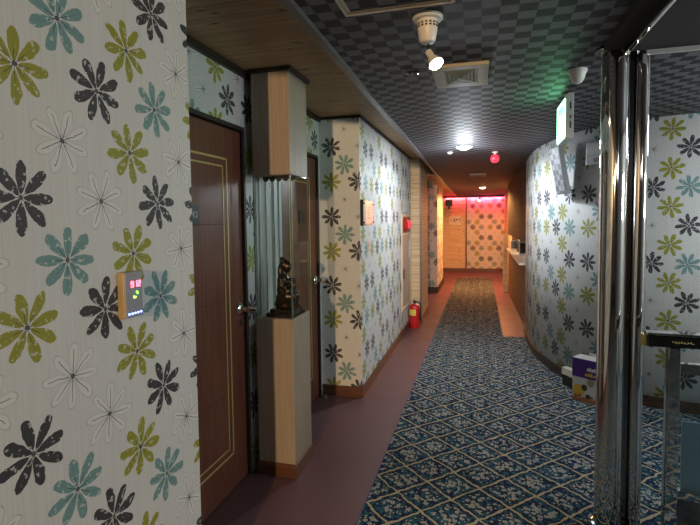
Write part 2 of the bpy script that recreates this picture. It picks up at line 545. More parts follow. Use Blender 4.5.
# the bulging right wall
curve_pts = [(.56, 6.55), (.542, 6.2), (.54, 5.7), (.562, 5.3), (.622, 4.98), (.72, 4.64), (.87, 4.36), (1.05, 4.17), (1.25, 4.06), (1.5, 3.985), (1.85, 3.94), (2.3, 3.92), (3.2, 3.92)]
cp = [(v.x, v.y) for v in spline([(x, y, 0) for x, y in curve_pts], 8)]
L = 0; LC = 0
for i in range(1, len(cp)):
    d = math.dist(cp[i], cp[i - 1])
    if cp[i - 1][0] < 1.252 <= cp[i][0] and cp[i][1] < 4.5: LC = L + d * .5
    L += d
ks = [i for i, (x, y) in enumerate(cp) if x > 1.02 and y < 4.4][0]
Ls = sum(math.dist(cp[i], cp[i - 1]) for i in range(1, ks + 1))
Lb = 0
for i in range(1, len(cp)):
    if cp[i][0] > .858 and cp[i][1] < 4.6: break
    Lb += math.dist(cp[i], cp[i - 1])
o = wall('wall_right', [(cp[:ks + 1], 0, 2.26, -Lb - .03, 1.375), (cp[ks:], 0, 2.26, 2 * CW - LC + Ls + .02, 1.682)], WP, .07)
for p in o.data.polygons: p.use_smooth = len(p.vertices) == 4 and abs(p.normal.z) < .1
# far right: walnut hood, servery niche, mottled panel below
mb = MB()
hood = [(.555, 6.5), (.545, 7.2), (.53, 8.2), (.515, 9.2), (.51, 9.75), (.54, 9.95), (.62, 10.05), (.95, 10.1), (.95, 6.5)]
mb.prism([(x, y, 1.145) for x, y in hood], (0, 0, 1.08))
struct(mb.build('wall_right_far', DARKW, origin=(0, 0, 0)), 'dark walnut board wall bulging above the serving hatch', 'wall')
m_, nt_, b_ = new_mat('mottled_brown_stone')
v_ = nt_.nodes.new('ShaderNodeTexVoronoi'); v_.inputs['Scale'].default_value = 28
nt_.links.new(coords(nt_), v_.inputs[0])
nt_.links.new(mixc(nt_, N(nt_, v_.outputs[0]).step(.1, .7), (.05, .03, .02), (.24, .15, .09)), b_.inputs['Base Color']); b_.inputs['Roughness'].default_value = .6
bump(nt_, b_, N(nt_, v_.outputs[0]), .6, .01)
mb = MB(); mb.prism([(x + .015, y, 0) for x, y in hood], (0, 0, .84))
struct(mb.build('wall_right_lower', m_, origin=(0, 0, 0)), 'mottled brown stone facing below the serving hatch', 'wall')
struct(MB().box(.93, 6.5, .84, .95, 10.05, 1.145).build('wall_niche_back', WHITE), 'pale back of the serving hatch', 'wall')
struct(MB().box(.60, 10.06, 0, .72, 13.3, 2.2).build('wall_right_end', PINEW, origin=(0, 0, 0)), 'wooden board wall at the far right end', 'wall')
struct(MB().box(.425, 9.78, 0, .505, 9.86, 1.145).build('trim_3', PINEW, origin=(0, 0, 0)), 'pale wooden post at the far corner of the hatch wall', 'trim')
# unseen shell behind the camera
struct(MB().box(-1.4, -7.2, 0, 3.3, -7.1, 2.5).build('wall_back', CONCRETE))
struct(MB().box(3.2, -7.1, 0, 3.3, 4.0, 2.5).build('wall_far_right', CONCRETE))

# wood-clad column after the lit wall
struct(MB().box(-1.3, 6.665, 0, -.810, 7.58, 2.32).build('wall_wood_column', PINEW, origin=(0, 0, 0)), 'pale pine clad column beside the red fire extinguisher', 'column')
struct(MB().box(-.824, 6.657, .09, -.803, 6.70, 2.30).build('trim_4', GREYTRIM), 'grey corner strip on the pine column', 'trim')

# skirtings and crown
mb = strip_along([(XL, -7.1), (XL, 1.438)], 0, .085, .012, MB()); struct(mb.build('baseboard_left', SKIRT, origin=(0, 0, 0)))
mb = strip_along([(-1.285, 3.74), (XM, 3.74), (XM, 6.66)], 0, .085, .013, MB()); struct(mb.build('baseboard_middle', SKIRT, origin=(0, 0, 0)))
mb = strip_along([(-.945, 6.665), (-.810, 6.665), (-.810, 7.58)], 0, .085, .013, MB()); struct(mb.build('baseboard_column', SKIRT, origin=(0, 0, 0)))
mb = strip_along([(-2.2, 9.42), (-.825, 9.42), (-.825, 10.95)], 0, .12, .013, MB()); struct(mb.build('baseboard_far', DARKTRIM, origin=(0, 0, 0)))
mb = strip_along([(-2.2, 13.30), (.60, 13.30)], 0, .10, .014, MB()); struct(mb.build('baseboard_end', SKIRT, origin=(0, 0, 0)))
mb = strip_along(cp, 0, .09, .013, MB()); struct(mb.build('baseboard_right', grain('dark_skirting_wood', (.028, .014, .009), (.06, .030, .018), 0, .45), origin=(0, 0, 0)))
mb = strip_along([(XD, 1.46), (XD, 3.73)], 2.265, 2.304, .02, MB())
strip_along([(-1.265, 3.74), (XM, 3.74), (XM, 6.66)], 2.285, 2.304, .014, mb)
struct(mb.build('trim_5', DARKTRIM, origin=(0, 0, 0)), 'dark crown moulding under the wooden soffit', 'trim')

# grey ribbed panel behind the glass case
mb = MB(); mb.box(XD, 2.555, 0, XD + .012, 2.925, 2.26)
for k in range(4): mb.box(XD + .012, 2.58 + k * .095, 0, XD + .020, 2.62 + k * .095, 2.26)
struct(mb.build('trim_6', GREYBOARD, origin=(0, 0, 0)), 'grey ribbed wall panel behind the glass display case', 'panel')

# ------------------------------------------------------------------ room doors
def room_door(name, y0, y1, label, plate_y, digit):
    d = bpy.data.objects.new(name, None); COL.objects.link(d); d.location = (XD - .03, (y0 + y1) / 2, 0)
    struct(d, label, 'door')
    fw = .024
    f = MB()
    f.box(XD - .08, y0, 0, XD + .006, y0 + fw, 1.99); f.box(XD - .08, y1 - fw, 0, XD + .006, y1, 1.99); f.box(XD - .08, y0 + fw, 1.966, XD + .006, y1 - fw, 1.99)
    f.build('door_frame', DARKTRIM, d, bevel=.004)
    leaf = MB(); xf = XD - .012
    a, b = y0 + fw + .004, y1 - fw - .004
    zs = [0.006, .55, 1.05, 1.45, 1.955]
    leaf.box(xf - .04, a, .006, xf - .002, b, 1.96)
    for z0, z1 in zip(zs[:-1], zs[1:]): leaf.box(xf - .004, a + .16, z0 + .003, xf + .001, b - .16, z1 - .003)
    leaf.box(xf - .004, a, .008, xf, a + .157, 1.958); leaf.box(xf - .004, b - .157, .008, xf, b, 1.958)
    lf = leaf.build('door_leaf', DOORM, d, bevel=.0015, seg=1)
    for off, w in ((.150, .011), (.192, .008)):
        g = MB(); A, B = a + off, b - off; z0, z1 = .20 + (off - .15), 1.80 - (off - .15)
        for (p, q, r, s) in ((A, z0, A + w, z1), (B - w, z0, B, z1), (A, z0, B, z0 + w), (A, z1 - w, B, z1)):
            g.box(xf, p, q, xf + .003, r, s)
        g.build('gold_inlay', GOLD, lf)
    pl = MB().box(xf + .001, plate_y - .045, 1.455, xf + .008, plate_y + .045, 1.545).build('number_plate', plain('slate_plate', (.03, .042, .05), .35), d, bevel=.002)
    Mx = Matrix.Translation((xf + .0085, plate_y, 1.5)) @ Matrix.Rotation(PI / 2, 4, 'Z') @ Matrix.Rotation(PI / 2, 4, 'X')
    if digit: text_part(digit, .042, Mx, WHITE, pl, 'number', .0006)
    # lever handle with round rose
    hy, hz = b - .060, .968
    h = MB()
    h.rev([(.036, 0), (.036, .008), (.028, .018), (.016, .022), (.015, .055)], (xf, hy, hz + .015), (1, 0, 0), 24)
    h.tube([(xf + .055, hy - .012, hz + .014), (xf + .060, hy + .02, hz + .004), (xf + .062, hy + .06, hz - .004), (xf + .060, hy + .075, hz - .003), (xf + .054, hy + .088, hz + .002)], [.015, .016, .014, .013, .010], 12)
    h.rev([(.020, 0), (.020, .008), (.006, .010)], (xf, hy, hz - .065), (1, 0, 0), 18)
    h.build('door_handle', CHROME, d, smooth=True)
    return d
room_door('door_1', 1.52, 2.445, 'red brown room door with gold lines in front of the glass case', 1.945, '912')
room_door('door_2', 2.93, 3.70, 'red brown room door behind the glass display case', 3.33, '')

# ------------------------------------------------------------------ carpets
Z0 = .008
mb = MB().prism([(-.57, -4.5, .0005), (.2835, -4.5, .0005), (.2835, 6.09, .0005), (.268, 6.10, .0005), (.268, 11.9, .0005), (-.555, 11.9, .0005), (-.565, 6.0, .0005)], (0, 0, Z0))
c1 = mb.build('carpet_runner', CARPET, origin=(0, 0, 0)); tag(c1, 'long blue lattice patterned carpet runner down the middle of the hallway', 'carpet')
inner = [(x - .0145 * 0, y) for x, y in cp]
front = []
for x, y in cp:
    if y < 6.07: front.append((x, y))
# keep clear of the skirting
def inset(pts, t):
    P = [Vector(p) for p in pts]; out = []
    for i, p in enumerate(P):
        d = (P[min(i + 1, len(P) - 1)] - P[max(i - 1, 0)]).normalized(); out.append(p + Vector((d.y, -d.x)) * t)
    return [(v.x, v.y) for v in out]
fr = inset(front, .016)
poly = [(.285, 6.08), (fr[0][0], 6.08)] + fr + [(3.18, -4.5), (.285, -4.5)]
c2 = MB().prism([(x, y, .0005) for x, y in poly], (0, 0, Z0 - .0006)).build('carpet', CARPET, origin=(0, 0, 0))
tag(c2, 'wide blue lattice patterned carpet on the right, reaching the bulging wall', 'carpet')
sm = plain('blue_binding_yarn', (.02, .055, .20), .9)
MB().box(.2836, -4.5, .0006, .2849, 6.08, .0112).build('seam_strip', sm, c2)
mb = MB().prism([(-.574, -4.5, .0006), (-.570, -4.5, .0006), (-.565, 6.0, .0006), (-.555, 11.9, .0006), (-.559, 11.9, .0006), (-.569, 6.0, .0006)], (0, 0, .010)); mb.build('edge_binding', sm, c1)

# ------------------------------------------------------------------ display case on its pillar, with the statuette
px0, px1, py0, py1 = -1.238, -1.012, 2.448, 2.720
t = thing('display_case', 'tan wooden pillar display case with glass middle beside the near door', 'display case', ((px0 + px1) / 2, (py0 + py1) / 2, 0))
MB().box(px0, py0, .078, px1, py1, .915).build('pedestal', VENEER, t, bevel=.003)
mb = MB(); mb.box(px0 - .008, py0 - .008, 0, px1 + .008, py1 + .008, .078); mb.build('base_trim', SKIRT, t, bevel=.004)
MB().box(px0, py0, 1.722, px1, py1, 2.285).build('upper_cabinet', VENEER, t, bevel=.003)
mb = MB(); mb.box(px0 - .018, py0 - .018, 2.285, px1 + .018, py1 + .018, 2.304); mb.build('top_trim', DARKTRIM, t)
g = .006
for (a, b, c, d) in ((px0, py0, px1, py0 + g), (px0, py1 - g, px1, py1), (px1 - g, py0 + g, px1, py1 - g), (px0, py0 + g, px0 + g, py1 - g)):
    MB().box(a, b, .9155, c, d, 1.7215).build('glass_pane', GLASS, t)
mb = MB(); e = .0035
for x in (px0, px1 - e):
    for y in (py0 - .0008, py1 - e): mb.box(x, y, .916, x + e + .0008, y + e, 1.721)
mb.build('glass_edges', EDGE, t)
mb = MB()
for k in range(5):
    a = px0 + .012 + k * .041
    mb.prism([(a + .0205 + .0205 * math.cos(q * PI / 8 + PI), py0 + .10, 1.7215 - .028 * math.sin(q * PI / 8)) for q in range(9)], (0, .004, 0))
mb.build('dark_scallops', DARKTRIM, t)  # row of small dark half-round pieces below the upper cabinet

sx, sy, sz = -1.105, 2.575, .9155
t = thing('statuette', 'dark bronze seated figure statuette inside the glass display case', 'statuette', (sx, sy, sz))
MB().box(sx - .085, sy - .095, sz, sx + .085, sy + .095, sz + .022).box(sx - .07, sy - .08, sz + .022, sx + .07, sy + .08, sz + .042).build('plinth', plain('black_marble', (.015, .014, .013), .2, 0, .3), t, bevel=.003)
mb = MB(); B = lambda x, y, z, r, M=None: mb.ball((sx + x, sy + y, sz + z), r, 16, M)
# seated woman turned to the right: knees forward, arms in the lap, bowed head, long hair
B(-.012, 0, .085, (.050, .052, .048)); B(-.018, 0, .135, (.036, .042, .055)); B(-.014, 0, .182, (.036, .048, .040)); B(-.006, 0, .215, (.016, .017, .025))
for s in (-1, 1):
    mb.tube([(sx - .01, sy + s * .028, sz + .085), (sx + .028, sy + s * .034, sz + .105), (sx + .055, sy + s * .030, sz + .102)], [.032, .030, .024], 12)
    mb.tube([(sx + .055, sy + s * .030, sz + .104), (sx + .050, sy + s * .030, sz + .072), (sx + .036, sy + s * .032, sz + .046)], [.023, .020, .014], 12)
    mb.ball((sx + .055, sy + s * .032, sz + .050), (.026, .012, .010), 12)
    mb.tube([(sx - .012, sy + s * .046, sz + .198), (sx - .004, sy + s * .056, sz + .160), (sx + .022, sy + s * .044, sz + .132), (sx + .046, sy + s * .012, sz + .134)], [.017, .015, .012, .010], 10)
    mb.ball((sx + .022, sy + s * .018, sz + .178), (.017, .017, .017), 12)
B(.012, 0, .252, (.026, .024, .032)); B(.036, 0, .247, (.007, .005, .006)); B(-.006, 0, .262, (.030, .029, .030)); B(-.028, 0, .225, (.020, .026, .050)); B(-.030, 0, .18, (.016, .022, .04)); B(-.02, 0, .292, (.014, .014, .012))
B(-.035, 0, .062, (.034, .046, .028)); B(.0, 0, .052, (.050, .050, .014))
B(.042, .006, .15, (.020, .022, .026)); B(.05, .004, .182, (.014, .014, .016))
for v in mb.bm.verts: v.co.z = sz + .038 + (v.co.z - sz - .038) * 1.14
remeshed(mb, 'figure', BRONZE, t, .0042)

# ------------------------------------------------------------------ left wall: room number display
t = thing('room_number_display', 'small lit room number display showing 912 on the near left wall', 'room sign', (XL, 1.11, 1.20))
y0, y1, z0, z1 = 1.078, 1.146, 1.203, 1.332
MB().box(XL - .003, y0, z0, XL + .021, y1, z1).build('housing', plain('gold_plastic_edge', (.36, .29, .16), .4, .2), t, bevel=.003)
MB().box(XL + .021, y0 + .001, z0 + .001, XL + .026, y1 - .001, z1 - .001).build('front_panel', plain('silver_grey_panel', (.30, .31, .36), .3, 0), t, bevel=.001)
xf = XL + .0262
E_R = emissive('red_led', (1, .10, .16), 4); E_G = emissive('green_led', (.25, 1, .05), 4); E_B = emissive('blue_led', (.16, .26, 1), 9)
SEG = {'9': 'abcdfg', '1': 'bc', '2': 'abged'}
w, hgt, s_, yc, zc = .0105, .0165, .0026, 1.118, 1.297
for i, ch in enumerate('912'):
    a = yc + (i - 1) * w * 1.32 - w / 2; b = a + w; h2 = hgt / 2
    R_ = {'a': (a, zc + h2 - s_, b, zc + h2), 'g': (a, zc - s_ / 2, b, zc + s_ / 2), 'd': (a, zc - h2, b, zc - h2 + s_),
          'f': (a, zc, a + s_, zc + h2), 'b': (b - s_, zc, b, zc + h2), 'e': (a, zc - h2, a + s_, zc), 'c': (b - s_, zc - h2, b, zc)}
    mb = MB()
    for k in SEG[ch]:
        p_, q_, r_, u_ = R_[k]; mb.box(xf, p_, q_, xf + .0008, r_, u_)
    mb.build('digit', E_R, t)
MB().box(xf, 1.108, 1.258, xf + .0008, 1.119, 1.2615).box(xf, 1.108, 1.2615, xf + .0008, 1.111, 1.264).build('green_symbol', E_G, t)
MB().box(xf, 1.1225, 1.268, xf + .0008, 1.1255, 1.2755).box(xf, 1.119, 1.273, xf + .0008, 1.1225, 1.2755).build('green_symbol', E_G, t)
for k in range(5):
    y = 1.089 + k * .0118
    MB().box(xf, y - .0021, 1.2135, xf + .001, y + .0021, 1.2175).build('led', E_B, t)

# ------------------------------------------------------------------ lit wall fittings
t = thing('framed_notice', 'clear framed pink notice on the brightly lit floral wall', 'picture', (XM, 3.97, 1.415))
MB().box(XM + .012, 3.775, 1.435, XM + .016, 4.165, 1.612).build('paper', plain('pale_pink_paper', (.80, .64, .66), .6, 0, .15, 9), t)
mb = MB()
for k in range(5): mb.box(XM + .0161, 3.93 + .02 * math.sin(k * 2), 1.475 + k * .022, XM + .0166, 4.03 + .02 * math.cos(k * 3), 1.485 + k * .022)
mb.build('print', plain('faded_magenta_ink', (.42, .17, .30), .6), t)
MB().box(XM + .018, 3.755, 1.420, XM + .022, 4.185, 1.625).build('acrylic_cover', GLASS, t)
mb = MB(); mb.box(XM - .003, 3.750, 1.416, XM + .026, 3.756, 1.629); mb.build('dark_edge', BLACK, t)
for y in (3.80, 4.14):
    for z in (1.445, 1.60): MB().cyl((XM, y, z), (XM + .028, y, z), .007, n=12).build('standoff', DCHROME, t)
t = thing('hydrant_arrow_sign', 'small white and red arrow sign below the framed notice', 'sign', (XM, 4.04, 1.15))
MB().box(XM, 4.005, 1.15, XM + .004, 4.06, 1.29).build('plate', WHITE, t)
MB().prism([(XM + .004, 4.012, 1.235), (XM + .004, 4.054, 1.235), (XM + .004, 4.033, 1.285)], (.001, 0, 0)).box(XM + .004, 4.024, 1.19, XM + .005, 4.042, 1.235).build('arrow', plain('orange_red_ink', (.75, .16, .05), .5), t)

t = thing('fire_hose_cabinet', 'flat framed fire hose cabinet with red bell on the lit wall', 'cabinet', (XM, 6.16, .30))
fy0, fy1, fz0, fz1 = 5.78, 6.56, .315, 1.53
mb = MB(); w = .035
mb.box(XM, fy0, fz0, XM + .018, fy0 + w, fz1).box(XM, fy1 - w, fz0, XM + .018, fy1, fz1).box(XM, fy0 + w, fz0, XM + .018, fy1 - w, fz0 + w).box(XM, fy0 + w, fz1 - w, XM + .018, fy1 - w, fz1).box(XM, fy0 + w, 1.26, XM + .018, fy1 - w, 1.29)
mb.build('frame', plain('cream_enamel', (.66, .52, .36), .4), t, bevel=.004)
MB().box(XM, fy0 + w, fz0 + w, XM + .008, fy1 - w, 1.26).build('door_panel', plain('rosy_steel_panel', (.52, .40, .32), .35), t)
MB().box(XM, fy0 + w, 1.29, XM + .012, fy1 - w, fz1 - w).build('upper_panel', plain('dark_red_panel', (.22, .06, .05), .4), t)
MB().rev([(.085, 0), (.088, .012), (.07, .026), (.02, .034)], (XM + .012, 6.06, 1.395), (1, 0, 0), 24).build('alarm_bell', RED, t, smooth=True)
MB().rev([(.055, 0), (.055, .016), (.035, .030), (.01, .034)], (XM + .012, 6.33, 1.395), (1, 0, 0), 20).build('indicator_lamp', plain('red_lens', (.65, .03, .05), .15, emit=(1, .05, .08), es=.6), t, smooth=True)
MB().box(XM + .008, 6.40, .95, XM + .016, 6.47, 1.17).build('instruction_plate', WHITE, t)
MB().box(XM + .008, 5.86, .72, XM + .030, 5.885, .84).build('pull_handle', CHROME, t, bevel=.003)

t = thing('fire_extinguisher', 'red fire extinguisher standing on the floor at the pine column', 'fire extinguisher', (-.864, 6.36, 0))
ex, ey = -.864, 6.36
MB().rev([(.062, 0), (.064, .005), (.064, .03), (.070, .036), (.073, .05), (.073, .262), (.066, .288), (.045, .308), (.022, .318), (.020, .33)], (ex, ey, 0), n=32).build('cylinder', RED, t, smooth=True)
MB().rev([(.0737, 0), (.0737, .006)], (ex, ey, .135), n=32).build('band', DARKTRIM, t)
mb = MB()
for k in range(7):
    a0, a1 = math.radians(-150 + k * 12), math.radians(-150 + (k + 1) * 12); r = .0742
    mb._faces([(ex + r * math.cos(a), ey + r * math.sin(a), z) for a in (a0, a1) for z in (.175, .255)], [(0, 2, 3, 1)])
mb.build('label_sticker', plain('yellow_sticker', (.72, .58, .10), .5), t)
mb = MB(); mb.rev([(.018, 0), (.018, .025), (.012, .03), (.012, .042)], (ex, ey, .33), n=16); mb.build('valve', DCHROME, t, smooth=True)
mb = MB(); mb.tube([(ex, ey + .01, .368), (ex, ey - .06, .385), (ex, ey - .10, .375)], [.010, .008, .007], 8); mb.tube([(ex, ey, .352), (ex, ey - .05, .350), (ex, ey - .095, .335)], [.008, .007, .006], 8)
mb.build('lever', BLACK, t, smooth=True)
hp = spline([(ex + .012, ey, .345), (ex + .06, ey - .02, .35), (ex + .090, ey - .03, .28), (ex + .083, ey - .03, .18), (ex + .080, ey - .03, .10)], 6)
MB().tube(hp, .009, 8).build('hose', BLACK, t, smooth=True)

t = thing('door_stop', 'tiny chrome door stop on the floor at the second door', 'door stop', (-1.235, 3.66, 0))
MB().rev([(.018, 0), (.018, .004), (.009, .008), (.009, .03), (.013, .032), (.013, .042)], (-1.235, 3.66, 0), n=16).build('post', CHROME, t, smooth=True)
MB().rev([(.0135, 0), (.0135, .008)], (-1.235, 3.66, .033), n=16).build('rubber_ring', BLACK, t)

# ------------------------------------------------------------------ ceiling fittings
lx, ly = -.198, 1.86; lz = CZ(ly)
t = thing('ceiling_spotlight', 'white ceiling fixture with a lit hanging spot bulb nearest the camera', 'ceiling light', (lx, ly, lz))
MB().rev([(.058, 0), (.058, -.010), (.054, -.014), (.040, -.016)], (lx, ly, lz), n=32).build('mounting_plate', WHITE, t, smooth=True)
MB().rev([(.040, -.014), (.038, -.05), (.031, -.086), (.026, -.095), (.012, -.099)], (lx, ly, lz), n=32).build('canister', WHITE, t, smooth=True)
mb = MB()
for k in range(16):
    a = 2 * PI * k / 16
    for zz in (-.030, -.040): mb.box(-.004, -.001, -.003, .004, .0012, .003, Matrix.Translation((lx + .0393 * math.cos(a), ly + .0393 * math.sin(a), lz + zz)) @ Matrix.Rotation(a + PI / 2, 4, 'Z'))
mb.build('vent_slots', BLACK, t)
MB().cyl((lx + .003, ly, lz - .098), (lx + .003, ly, lz - .135), .0035, n=8).build('stem', BLACK, t)
ax = Vector((.46, -.32, -.80)).normalized(); p0 = Vector((lx + .003, ly, lz - .130))
b1 = MB().rev([(.013, 0), (.014, .028), (.017, .034), (.027, .060), (.0285, .066)], p0, ax, 24).build('bulb', WHITE, t, smooth=True)
BULB = emissive('lit_bulb_face', (1, .93, .72), 40)
MB().rev([(.0268, .064), (.025, .071), (.013, .077), (.002, .078)], p0, ax, 24).build('bulb_lens', BULB, b1, smooth=True)

def vent(name, label, x0, x1, y0, y1, mat, nrings=4):
    zc = CZ((y0 + y1) / 2) - .003
    t = thing(name, label, 'vent', ((x0 + x1) / 2, (y0 + y1) / 2, zc), 'ceiling air vents')
    f = MB(); w = min(.062, .2 * (x1 - x0)); z1 = zc + .008; z0 = zc - .012
    f.box(x0, y0, z0, x1, y0 + w, z1).box(x0, y1 - w, z0, x1, y1, z1).box(x0, y0 + w, z0, x0 + w, y1 - w, z1).box(x1 - w, y0 + w, z0, x1, y1 - w, z1)
    f.build('frame', mat, t, bevel=.003)
    MB().box(x0 + w, y0 + w, zc - .001, x1 - w, y1 - w, z1).build('back_plate', plain('vent_back_ivory', (.30, .26, .18), .6), t)  # back plate in one even ivory tone, close to the ivory frame
    n = nrings; cx, cy = (x0 + x1) / 2, (y0 + y1) / 2; hx, hy = (x1 - x0) / 2 - w, (y1 - y0) / 2 - w
    for k in range(n):
        a, b = 1 - k / (n + .3), 1 - (k + .74) / (n + .3)
        s = MB()
        pa = [(cx - hx * a, cy - hy * a), (cx + hx * a, cy - hy * a), (cx + hx * a, cy + hy * a), (cx - hx * a, cy + hy * a)]
        pb = [(cx - hx * b, cy - hy * b), (cx + hx * b, cy - hy * b), (cx + hx * b, cy + hy * b), (cx - hx * b, cy + hy * b)]
        for i in range(4):
            j = (i + 1) % 4
            s.prism([(*pa[i], zc - .009), (*pa[j], zc - .009), (*pb[j], zc - .012), (*pb[i], zc - .012)], (0, 0, -.002))
        s.build('louvre', mat, t)
    return t
vent('ceiling_vent', 'square ivory air vent on the checkered ceiling beside the lit spot bulb', -.242, .035, 2.42, 2.79, IVORY)
vent('ceiling_vent', 'small grey air vent far down the ceiling near the red lit end', -.17, .08, 7.6, 8.0, plain('grey_vent_plastic', (.30, .27, .25), .5), 3)

t = thing('ceiling_detector', 'small round dark detector between grey trim and ivory air vent', 'detector', (-.345, 2.50, CZ(2.5)))
MB().rev([(.034, 0), (.034, -.004), (.026, -.008), (.024, -.006)], (-.345, 2.50, CZ(2.5)), n=24).build('ring', DCHROME, t, smooth=True)
MB().rev([(.020, -.002), (.018, -.014), (.006, -.017)], (-.345, 2.50, CZ(2.5)), n=20).build('sensor', BLACK, t, smooth=True)

t = thing('ceiling_access_hatch', 'aluminium framed access hatch in the checkered ceiling above the camera', 'hatch', (-.29, 1.52, CZ(1.52)))
hx0, hx1, hy0, hy1 = -.49, -.09, 1.30, 1.755; hz = CZ(1.52)
mb = MB(); w = .022
for (w0, w1, zz) in ((0, .012, .010), (.012, .026, .005)):
    mb.box(hx0 + w0, hy0 + w0, hz - zz - .002, hx1 - w0, hy0 + w1, hz + .004).box(hx0 + w0, hy1 - w1, hz - zz - .002, hx1 - w0, hy1 - w0, hz + .004)
    mb.box(hx0 + w0, hy0 + w1, hz - zz - .002, hx0 + w1, hy1 - w1, hz + .004).box(hx1 - w1, hy0 + w1, hz - zz - .002, hx1 - w0, hy1 - w1, hz + .004)
mb.build('frame', ALU, t, bevel=.001)
o = MB().box(hx0 + .026, hy0 + .026, hz - .004, hx1 - .026, hy1 - .026, hz + .002).build('panel', CEIL, t)

def downlight(label, x, y, r, em, ringmat):
    z = CZ(y)
    t = thing('downlight', label, 'ceiling light', (x, y, z), 'round ceiling downlights')
    MB().rev([(r, 0), (r, -.008), (r * .86, -.014), (r * .80, -.010)], (x, y, z), n=32).build('ring', ringmat, t, smooth=True)
    MB().rev([(r * .80, -.006), (r * .70, -.020), (r * .4, -.032), (.002, -.036)], (x, y, z), n=32).build('diffuser', em, t, smooth=True)
    return t
COOL = emissive('cool_white_diffuser', (.86, .92, 1), 60); WARM = emissive('warm_diffuser', (1, .62, .30), 14)
downlight('dazzling cool white downlight in the middle of the checkered ceiling', -.165, 4.93, .085, COOL, WHITE)
downlight('warm downlight farthest down the ceiling by the red glow', .03, 10.3, .075, WARM, WHITE)

t = thing('smoke_detector', 'white cone shaped smoke detector on the ceiling by the chrome columns', 'smoke detector', (.475, 2.70, CZ(2.7)))
MB().rev([(.046, 0), (.046, -.012), (.042, -.018)], (.475, 2.70, CZ(2.7)), n=32).build('base', WHITE, t, smooth=True)
MB().rev([(.041, -.016), (.033, -.045), (.022, -.064), (.010, -.070)], (.475, 2.70, CZ(2.7)), n=32).build('cone', WHITE, t, smooth=True)

t = thing('smoke_detector', 'tiny white smoke detector left of the dazzling downlight', 'smoke detector', (-.325, 5.28, CZ(5.28)))
MB().rev([(.032, 0), (.032, -.008), (.02, -.02), (.008, -.024)], (-.325, 5.28, CZ(5.28)), n=24).build('cone', WHITE, t, smooth=True)

t = thing('red_alarm_lamp', 'glossy red globe lamp hanging under the checkered ceiling', 'lamp', (.145, 5.42, CZ(5.42)))
MB().rev([(.030, .012), (.030, -.010), (.015, -.014)], (.145, 5.42, CZ(5.42)), n=24).build('base', WHITE, t, smooth=True)
MB().cyl((.145, 5.42, CZ(5.42) - .012), (.145, 5.42, CZ(5.42) - .03), .012).build('neck', WHITE, t)
mb = MB(); mb.ball((.145, 5.42, CZ(5.42) - .072), .049, 24)
m_, nt_, b_ = new_mat('red_glass_globe')
chk = nt_.nodes.new('ShaderNodeTexChecker'); chk.inputs['Scale'].default_value = 60; nt_.links.new(coords(nt_), chk.inputs[0])
chk.inputs[1].default_value = (.62, .03, .06, 1); chk.inputs[2].default_value = (.42, .02, .04, 1)
nt_.links.new(chk.outputs[0], b_.inputs['Base Color']); b_.inputs['Roughness'].default_value = .1
b_.inputs['Emission Color'].default_value = (1, .06, .10, 1); b_.inputs['Emission Strength'].default_value = .35
mb.build('globe', m_, t, smooth=True)

# exit sign, seen on edge: lit face towards the hallway
ex0, ex1, ey0, ey1 = .476, .520, 3.05, 3.36; ez1 = CZ(3.2) - .02; ez0 = ez1 - .265
t = thing('exit_sign', 'green lit sign box hanging edge on from the ceiling', 'sign', (.498, 3.2, ez0))
mb = MB()
prof = [(ex0, ey0 + .0, ez0), (ex1, ey0, ez0), (ex1, ey0, ez1 - .0), (ex0 + .012, ey0, ez1), (ex0, ey0, ez1 - .02)]
mb.prism(prof, (0, ey1 - ey0, 0)); mb.build('casing', plain('pale_grey_casing', (.50, .53, .50), .4), t, bevel=.003)
E_EXIT = emissive('green_white_lit_face', (.28, 1, .48), 6); E_EXIT2 = emissive('deep_green_lit_symbol', (.05, .75, .30), 5)
MB().box(ex0 - .004, ey0 + .012, ez0 + .012, ex0 + .001, ey1 - .012, ez1 - .03).build('lit_face', E_EXIT, t)
MB().box(ex0 - .0046, ey0 + .05, ez1 - .10, ex0 - .0039, ey1 - .05, ez1 - .05).build('symbol_band', E_EXIT2, t)
for a, b in ((.06, .10), (.115, .135), (.17, .21)): MB().box(.498, ey0 - .0012, ez0 + a, .506, ey0 + .0005, ez0 + b).build('casing_slot', DARKTRIM, t)
MB().box(.492, 3.18, ez1 - .001, .504, 3.23, CZ(3.2) + .001).build('hanger', WHITE, t)

# ------------------------------------------------------------------ on the bulging wall
# tilted panel leaning out at the top, with a chequered front
t = thing('tilted_panel', 'thin grey panel tilting out at the top from the bulging floral wall', 'panel', (.72, 4.55, 1.65))
p = Vector((.704, 4.40, 1.665)); q = Vector((.632, 4.40, 2.068)); tan = Vector((-.35, 1, 0)).normalized()
up = (q - p).normalized(); nn = tan.cross(up).normalized(); hh = (q - p).length
def slab_box(a0, a1, b0, b1, c0, c1, mb):      # a along tan, b along up, c along normal
    P = [p + tan * a + up * b + nn * c for a, b, c in ((a0,b0,c0),(a1,b0,c0),(a1,b1,c0),(a0,b1,c0),(a0,b0,c1),(a1,b0,c1),(a1,b1,c1),(a0,b1,c1))]
    return mb._faces(P, [(3,2,1,0),(4,5,6,7),(0,1,5,4),(1,2,6,5),(2,3,7,6),(3,0,4,7)])
sgn = 1 if nn.x > 0 else -1
slab_box(0, .17, 0, hh, 0, sgn * .040, MB()).build('backing', plain('grey_panel_backing', (.24, .25, .27), .35), t, bevel=.003)
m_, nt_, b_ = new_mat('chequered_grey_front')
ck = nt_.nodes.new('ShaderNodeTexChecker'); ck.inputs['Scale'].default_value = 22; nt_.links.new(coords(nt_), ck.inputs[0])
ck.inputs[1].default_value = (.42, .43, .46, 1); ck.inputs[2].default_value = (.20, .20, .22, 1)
nt_.links.new(ck.outputs[0], b_.inputs['Base Color']); b_.inputs['Roughness'].default_value = .35
